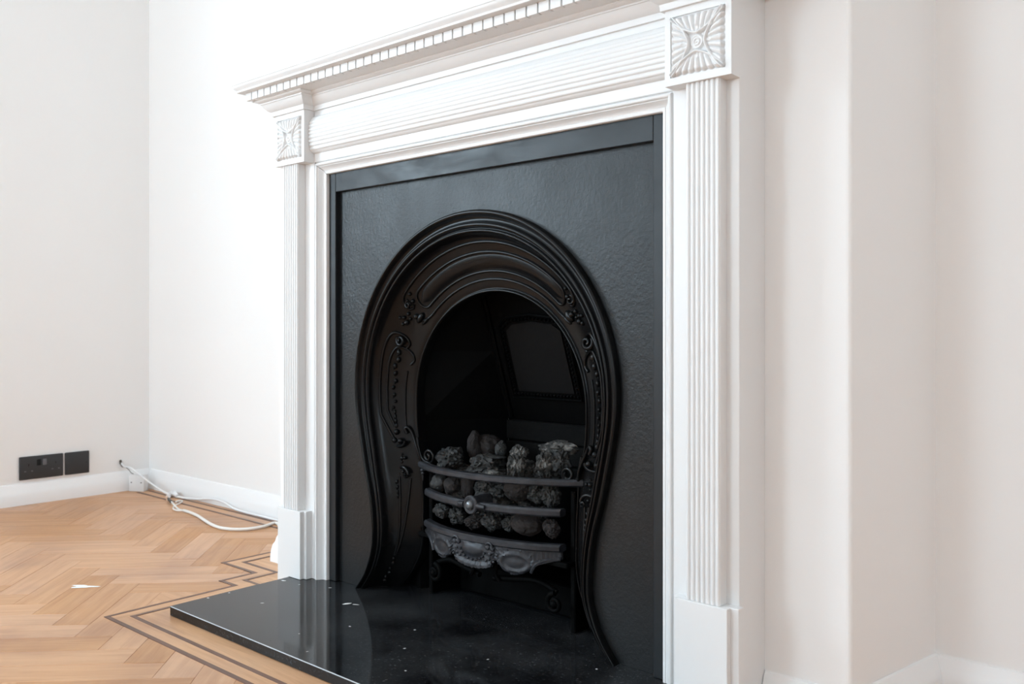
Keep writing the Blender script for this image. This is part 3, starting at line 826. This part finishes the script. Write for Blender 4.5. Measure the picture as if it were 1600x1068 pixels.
# ornamental fret hanging under the bottom bar: shell pattern in relief
def fret_y(x): return .014 + .050 * (abs(x) / .186) ** 2.3
def fret_low(x):
    t = abs(x) / .186
    if t < .26: return .1265 + .0015 * abs(math.sin(x * 330)) + .008 * (t / .26) ** 2
    if t < .36: return .138 + .012 * math.sin((t - .26) / .10 * PI)
    if t < .72: return .143 - .016 * math.sin((t - .36) / .36 * PI) ** .8
    return .143 + .020 * ((t - .72) / .28) ** .7
bm = bmesh.new(); rows = []; n = 150
for k in range(n + 1):
    x = -.186 + .372 * k / n; zl = fret_low(x); rows.append([])
    for j in range(15):
        f = j / 14; z = .178 + (zl - .178) * f
        t = abs(x) / .186; h = 0
        if t < .27:
            r = math.hypot(x / .030, (z - .163) / .015); h = .007 * math.sqrt(max(0, 1 - r * r)) if r < 1 else .0018 * abs(math.sin(math.atan2(z - .170, x) * 9)) + (.003 if f > .85 else 0)
        elif t < .72:
            cx = .54 * .186; r = math.hypot((abs(x) - cx) / .030, (z - .150) / .016)
            h = .004 * max(0, 1 - abs(r - 1) / .25) + .002 * (math.sin(x * 900) * math.sin(z * 900) > 0) * (r > 1.1) + .003 * max(0, 1 - r)
        else: h = .004 * (f > .7) + .002 * abs(math.sin(x * 420))
        rows[-1].append(bm.verts.new((x, fret_y(x) - h, z)))
grid_faces(bm, rows)
ret = bmesh.ops.extrude_face_region(bm, geom=list(bm.faces))
for v in [g for g in ret['geom'] if isinstance(g, bmesh.types.BMVert)]: v.co.y = fret_y(v.co.x) + .004
for sgn in (-1, 1):
    for (dx, zz, r) in ((.040, .173, .0065), (.052, .172, .0065), (.046, .160, .004), (.044, .150, .0035), (.048, .141, .0035), (.055, .146, .003), (.036, .146, .003), (.062, .160, .003), (.135, .150, .004), (.150, .158, .0035)):
        x = sgn * dx; add_ball(bm, (x, fret_y(x) - .003, zz), r, (1, .7, 1), 1)
    add_tube(bm, [(sgn * (.046 + .0085 * math.cos(a)), fret_y(.046) - .005, .174 + .0085 * math.sin(a)) for a in [PI * q / 8 for q in range(9)]], .0024, 6)
    add_tube(bm, smooth_path([(sgn * .134, fret_y(.134) - .003, .135), (sgn * .142, fret_y(.142) - .004, .150), (sgn * .160, fret_y(.16) - .003, .160), (sgn * .184, fret_y(.184) - .002, .164)], 5), .0034, 6)
for k in range(9):
    a = PI * (k + .5) / 9; x = .030 * math.cos(a + PI); z = .163 + .020 * math.sin(a + PI) * 1.0
    add_ball(bm, (x * 1.1, fret_y(x) - .003, z), .0030, sub=1)
ip('fret', bm_mesh('fret', bm, 50), M_grate)
# scroll feet below the fret, and an added dark box hiding lit hearth
bm = bmesh.new()
for s in (-1, 1):
    add_tube(bm, spiral(Vector((s * .165, .070, .075)), .020, 1.4, PI / 2, s), lambda t: .006 * (1 - .4 * t), 8)
    add_tube(bm, smooth_path([(s * .165, .075, .095), (s * .12, .070, .110), (s * .06, .060, .105), (s * .02, .055, .100)], 6), .006, 8)
    add_tube(bm, smooth_path([(s * .035, .05, .132), (s * .030, .048, .112), (s * .040, .05, .098)], 5), .0045, 7)
    add_ball(bm, (s * .165, .066, .075), .009)
ip('scroll_foot', bm_mesh('scroll_foot', bm, 50), M_soot)
ip('ash_pan', boxes('ash_pan', [((-.17, .15, .0215), (.17, .262, .085))], .003), M_soot)

# ------------------------------------------------------------------ coals (every lump a thing of its own)
def coal_mesh(seed, r, sc, rough=.38, fold=.0):
    bm = bmesh.new(); bmesh.ops.create_icosphere(bm, subdivisions=4, radius=1.0)
    off = Vector((seed * 7.3, seed * 3.1, seed * 11.7))
    for v in bm.verts:
        p = v.co.copy()
        n1 = noise.noise(p * 1.3 + off); n2 = noise.noise(p * 3.1 + off * 2); n3 = abs(noise.noise(p * 5.5 + off * 3)); n4 = noise.noise(p * 12 + off)
        s = 1 + rough * n1 + rough * .55 * n2 - fold * n3 + .05 * n4
        v.co = Vector((p.x * s * sc[0], p.y * s * sc[1], p.z * s * sc[2])) * r
    me = bm_mesh('coal_lump', bm)
    for p in me.polygons: p.use_smooth = True
    me.set_sharp_from_angle(angle=math.radians(28))
    return me
CY = (1.6839, -1.2703)
def ray_at(px, py, y):
    f = 1392.; a = (px - 800) / f; wx, wy, nx, ny = .7524, -.65871, .65871, .7524
    dx, dy = a * wx + wy, a * nx + ny; t = (y - CY[1]) / dy
    return Vector((CY[0] + t * dx, y, .603 - (py - 512) / f * t))
COALS = [
 (703, 716, .105, .031, (1.15, 1, .85), .42, M_coal, 'dark knobbly coal lump at left end of the pile above the top bar'),
 (690, 727, .085, .010, (1.2, 1, .7), .25, M_ash, 'small pale ash-edged chip resting on left end of the top bar'),
 (742, 697, .160, .026, (.65, .7, 1.35), .1, M_rcoal, 'tall pointed slab-like coal standing upright at the back left'),
 (762, 696, .190, .030, (1.2, 1, .9), .1, M_rcoal, 'smooth reddish brown lump behind the upright pointed slab'),
 (783, 702, .170, .016, (.9, .8, 1.2), .2, M_coal, 'small upright grey lump left of the tall crusty coal'),
 (756, 726, .110, .030, (1.35, 1, .8), .45, M_coal, 'rough black lump under the flat flake in the middle'),
 (772, 713, .115, .022, (1.35, .8, .16), .12, M_coal, 'thin flat flake lying level on the middle lumps'),
 (768, 738, .060, .014, (1.6, .8, .5), .4, M_ash, 'pale ash-speckled chip lying behind middle of the top bar'),
 (811, 706, .110, .018, (1.1, .9, .9), .42, M_ash, 'ash-topped head lump crowning the tall crusty coal'),
 (808, 728, .095, .025, (.85, .8, 1.15), .48, M_ash, 'tall crusty coal just right of centre above the top bar'),
 (872, 699, .120, .029, (1.5, .9, .55), .42, M_ash, 'broad arched crusty slab topping the pile on the right'),
 (851, 726, .085, .024, (.75, .8, 1.25), .48, M_ash, 'crusty folded lump below the arched slab, nearer the centre'),
 (874, 722, .105, .026, (1.0, .9, 1.0), .42, M_coal, 'black hollowed lump beside the right scroll bracket'),
 (832, 738, .130, .026, (1, 1, .8), .3, M_coal, 'black lump sunk between the two crusty coals'),
 (686, 754, .080, .019, (1.1, .9, 1.0), .1, M_coal, 'smooth rounded lump furthest left behind the gap under the top bar'),
 (707, 757, .072, .020, (1.05, .8, .95), .12, M_rcoal, 'smooth pebble-like lump with a bright edge, left of the boss'),
 (731, 758, .085, .021, (.8, .7, 1.3), .12, M_rcoal, 'upright brownish wedge directly above the round boss'),
 (757, 763, .080, .023, (1, .9, 1), .35, M_coal, 'dark rough lump just right of the round boss'),
 (779, 768, .085, .019, (1.1, .9, .8), .35, M_coal, 'small dark lump low behind the centre of the upper gap'),
 (808, 764, .085, .027, (1.2, .9, .9), .15, M_rcoal, 'large dull brown lump right of centre in the upper gap'),
 (838, 772, .095, .020, (1, .9, .9), .35, M_coal, 'black lump between the brown lump and the right-hand crusty cube'),
 (861, 772, .080, .022, (1, .8, 1.15), .45, M_coal, 'blocky crusty lump at the right end of the upper gap'),
 (690, 798, .078, .018, (1.2, .9, .9), .35, M_coal, 'rough lump at the left end of the lower gap'),
 (714, 806, .074, .020, (1.1, .9, .9), .38, M_coal, 'jagged lump left of the boss in the lower gap'),
 (740, 815, .066, .019, (1.2, .9, .8), .4, M_rcoal, 'brown flecked lump beneath the round boss'),
 (768, 815, .068, .021, (1.2, .9, .9), .45, M_coal, 'jagged glinting lump right of the boss in the lower gap'),
 (796, 818, .074, .018, (1, .9, .9), .35, M_coal, 'dark lump in the middle of the lower gap'),
 (822, 817, .070, .027, (1.35, .9, .85), .12, M_rcoal, 'wide smooth grey lump right of centre in the lower gap'),
 (862, 826, .072, .019, (1, .8, 1.1), .3, M_rcoal, 'rust brown lump at the right end of the lower gap'),
 (846, 806, .100, .020, (1, .9, .9), .3, M_coal, 'black lump behind the rust brown one in the lower gap'),
 (728, 738, .135, .026, (1, 1, .8), .35, M_coal, 'black lump sunk behind the left half of the top bar'),
 (716, 776, .120, .024, (1.2, 1, 1), .3, M_coal, None), (752, 792, .120, .026, (1.2, 1, 1), .3, M_coal, None), (792, 790, .125, .027, (1.2, 1, 1), .3, M_coal, None),
 (826, 795, .130, .026, (1.2, 1, 1), .3, M_coal, None), (786, 748, .135, .028, (1.2, 1, .9), .3, M_coal, None), (850, 752, .140, .026, (1.2, 1, .9), .3, M_coal, None),
 (820, 735, .180, .030, (1.2, 1, .8), .3, M_coal, None), (764, 722, .195, .030, (1.3, 1, .8), .3, M_coal, None), (862, 738, .190, .028, (1.1, 1, .8), .3, M_coal, None)]
for i, (px, py, y, r, sc, fd, m, lab) in enumerate(COALS):
    c = ray_at(px, py, y)
    o = link('coal_lump', coal_mesh(i + 1, r, sc, .30 if fd > .2 else .14, fd), m, None, tuple(c))
    o.rotation_euler = (0, 0, 0)
    tag(o, lab or 'black coal lump wedged deep in the grate behind the others', 'coal', 'coal lumps in the grate')
    if lab is None: o['group'] = 'buried coal lumps'

# ------------------------------------------------------------------ sockets on the left wall
def plate(name, y0, y1, z0, z1):
    return box_mesh(name, (0, y0, z0), (.0085, y1, z1), .003, 3, 40)
sk = empty('double_socket', (XL, -.022, .123)); tag(sk, 'black double wall socket with one rocker switch, left of the blank plate', 'socket')
link('face_plate', plate('face_plate', -.072, .072, -.0395, .0395), M_sock, sk)
for yy, on in ((-.010, False), (.009, True)):
    o = link('rocker_switch', box_mesh('rocker_switch', (.008, yy - .0065, .006), (.0115 if on else .0095, yy + .0065, .027), .0015, 2, 40), M_switch if on else M_dark, sk)
    tag(o, 'lighter grey rocker' if on else 'black rocker')
for yc in (-.043, .046):
    for dy, dz, w, h in ((0, .010, .0035, .008), (-.011, -.011, .006, .0035), (.011, -.011, .006, .0035)):
        link('pin_hole', box_mesh('pin_hole', (.0086, yc + dy - w / 2, dz - h / 2), (.0090, yc + dy + w / 2, dz + h / 2)), M_switch if dz < 0 else M_dark, sk)
bp = empty('blank_plate', (XL, .0985, .123)); tag(bp, 'black square blanking plate right of the double wall socket', 'wall plate')
link('face_plate', plate('face_plate', -.042, .042, -.0395, .0395), M_sock, bp)
bm = bmesh.new()
for yy in (-.033, .033): lathe(bm, [(0, 0), (.0032, 0), (.0028, .0008), (0, .0010)], Matrix.Translation((.0085, yy, 0)) @ Matrix.Rotation(PI / 2, 4, 'Y'), 12)
link('screw', bm_mesh('screw', bm, 40), M_sock, bp)

# junction box in the corner
jb = empty('junction_box', (-1.530, .306, .0006)); jb.rotation_euler = (0, 0, math.radians(30))
tag(jb, 'small white plastic junction box on the floor in the room corner', 'junction box')
link('box_body', box_mesh('box_body', (-.030, -.014, 0), (.030, .010, .060), .003, 2, 40), M_jbox, jb)
link('box_lid', box_mesh('box_lid', (-.031, -.022, 0), (.031, -.0145, .061), .002, 2, 40), M_jbox, jb)
for x in (-.020, .020):
    bm = bmesh.new(); lathe(bm, [(0, 0), (.0026, 0), (.0024, .0010), (0, .0012)], Matrix.Translation((x, -.0218, .033)) @ Matrix.Rotation(PI / 2, 4, 'X'), 10)
    link('screw', bm_mesh('screw', bm, 40), M_tip, jb)

# cable out of the wall, over the box and along the skirting
ca = empty('aerial_cable', (XL, .258, .105)); tag(ca, 'white cable running from wall hole over junction box along the back skirting', 'cable')
O = Vector((XL, .258, .105))
def rel(pts, O): return [Vector(p) - O for p in pts]
cp = [(XL - .01, .262, .108), (XL + .008, .256, .104), (XL + .018, .262, .092), (-1.555, .275, .088), (-1.535, .280, .083), (-1.49, .290, .062), (-1.43, .305, .034), (-1.37, .318, .012), (-1.325, .322, .0075)]
link('cable_sheath', tube_mesh('cable_sheath', rel(smooth_path(cp, 6), O), .0036, 8), M_cablew, ca)
cp = [(-1.295, .322, .0065), (-1.24, .326, .006), (-1.16, .330, .012), (-1.08, .338, .022), (-1.0, .339, .018), (-.93, .336, .0065), (-.80, .334, .0055), (-.55, .334, .0055), (-.37, .331, .0055)]
link('cable_sheath', tube_mesh('cable_sheath', rel(smooth_path(cp, 6), O), .0042, 8), M_cablew, ca)
bm = bmesh.new()
add_tube(bm, rel([(-1.335, .321, .008), (-1.318, .318, .014), (-1.300, .318, .018)], O), .0085, 10)
add_tube(bm, rel([(-1.318, .310, .0085), (-1.300, .296, .0085)], O), .0075, 10)
add_tube(bm, rel([(-1.302, .320, .016), (-1.285, .323, .008)], O), .0075, 10)
link('cable_joint', bm_mesh('cable_joint', bm, 50), M_cablew, ca)
link('wall_grommet', tube_mesh('wall_grommet', rel([(XL - .004, .2585, .112), (XL + .003, .256, .110), (XL + .008, .254, .104), (XL + .010, .258, .097), (XL + .010, .264, .090)], O), .0042, 8), M_tip, ca)
cp = [(XL + .010, .262, .094), (-1.560, .278, .078), (-1.552, .284, .066), (-1.546, .290, .0625)]
link('thin_wire', tube_mesh('thin_wire', rel(smooth_path(cp, 5), O), .0013, 6), M_tip, ca)
# loose cable lying on the floor
O = Vector((-1.1, .22, .0006)); cb = empty('loose_cable', O); tag(cb, 'cream loose cable lying curved on the wood floor with bare end loop', 'cable')
def fl(px, py, z=.0055):
    d = ray_at(px, py, 0) - Vector((CY[0], CY[1], .603)); t = (z - .603) / d.z; q = Vector((CY[0], CY[1], .603)) + d * t; return q
pp = [(270, 785), (276, 792), (284, 785), (284.5, 782), (276, 784), (274, 786)]
main = [fl(*p) for p in ((287, 797), (298, 800.5), (310, 806), (322, 814), (335, 821), (350, 825), (370, 826.5), (392, 825.5), (412, 822), (433, 817))] + [Vector((-.50, .22, .0055)), Vector((-.40, .15, .0055))]
link('cable_sheath', tube_mesh('cable_sheath', rel(smooth_path(main, 6), O), .0048, 8), M_cable, cb)
lp = [fl(265, 780, .010), fl(272, 788, .009), fl(279, 795, .0075), fl(287, 797, .0055)]
link('cable_core', tube_mesh('cable_core', rel(smooth_path(lp, 6), O), .0030, 8), M_cable, cb)
lp = [fl(287, 797), fl(277, 797), fl(270.5, 794), fl(274, 789), fl(281, 785.5, .006), fl(285, 782.5, .006), fl(281, 781.5, .006), fl(275, 783.5, .009)]
link('cable_core', tube_mesh('cable_core', rel(smooth_path(lp, 6), O), .0026, 8), M_cable, cb)
link('cable_ferrule', tube_mesh('cable_ferrule', rel([fl(263, 779, .010), fl(267.5, 783.5, .010)], O), .0052, 8), M_tip, cb)
bm = bmesh.new(); add_ball(bm, fl(260.5, 777, .012) - O, .006); add_ball(bm, fl(262, 780.5, .008) - O, .005)
link('stripped_end', bm_mesh('stripped_end', bm, 60), M_copper, cb)
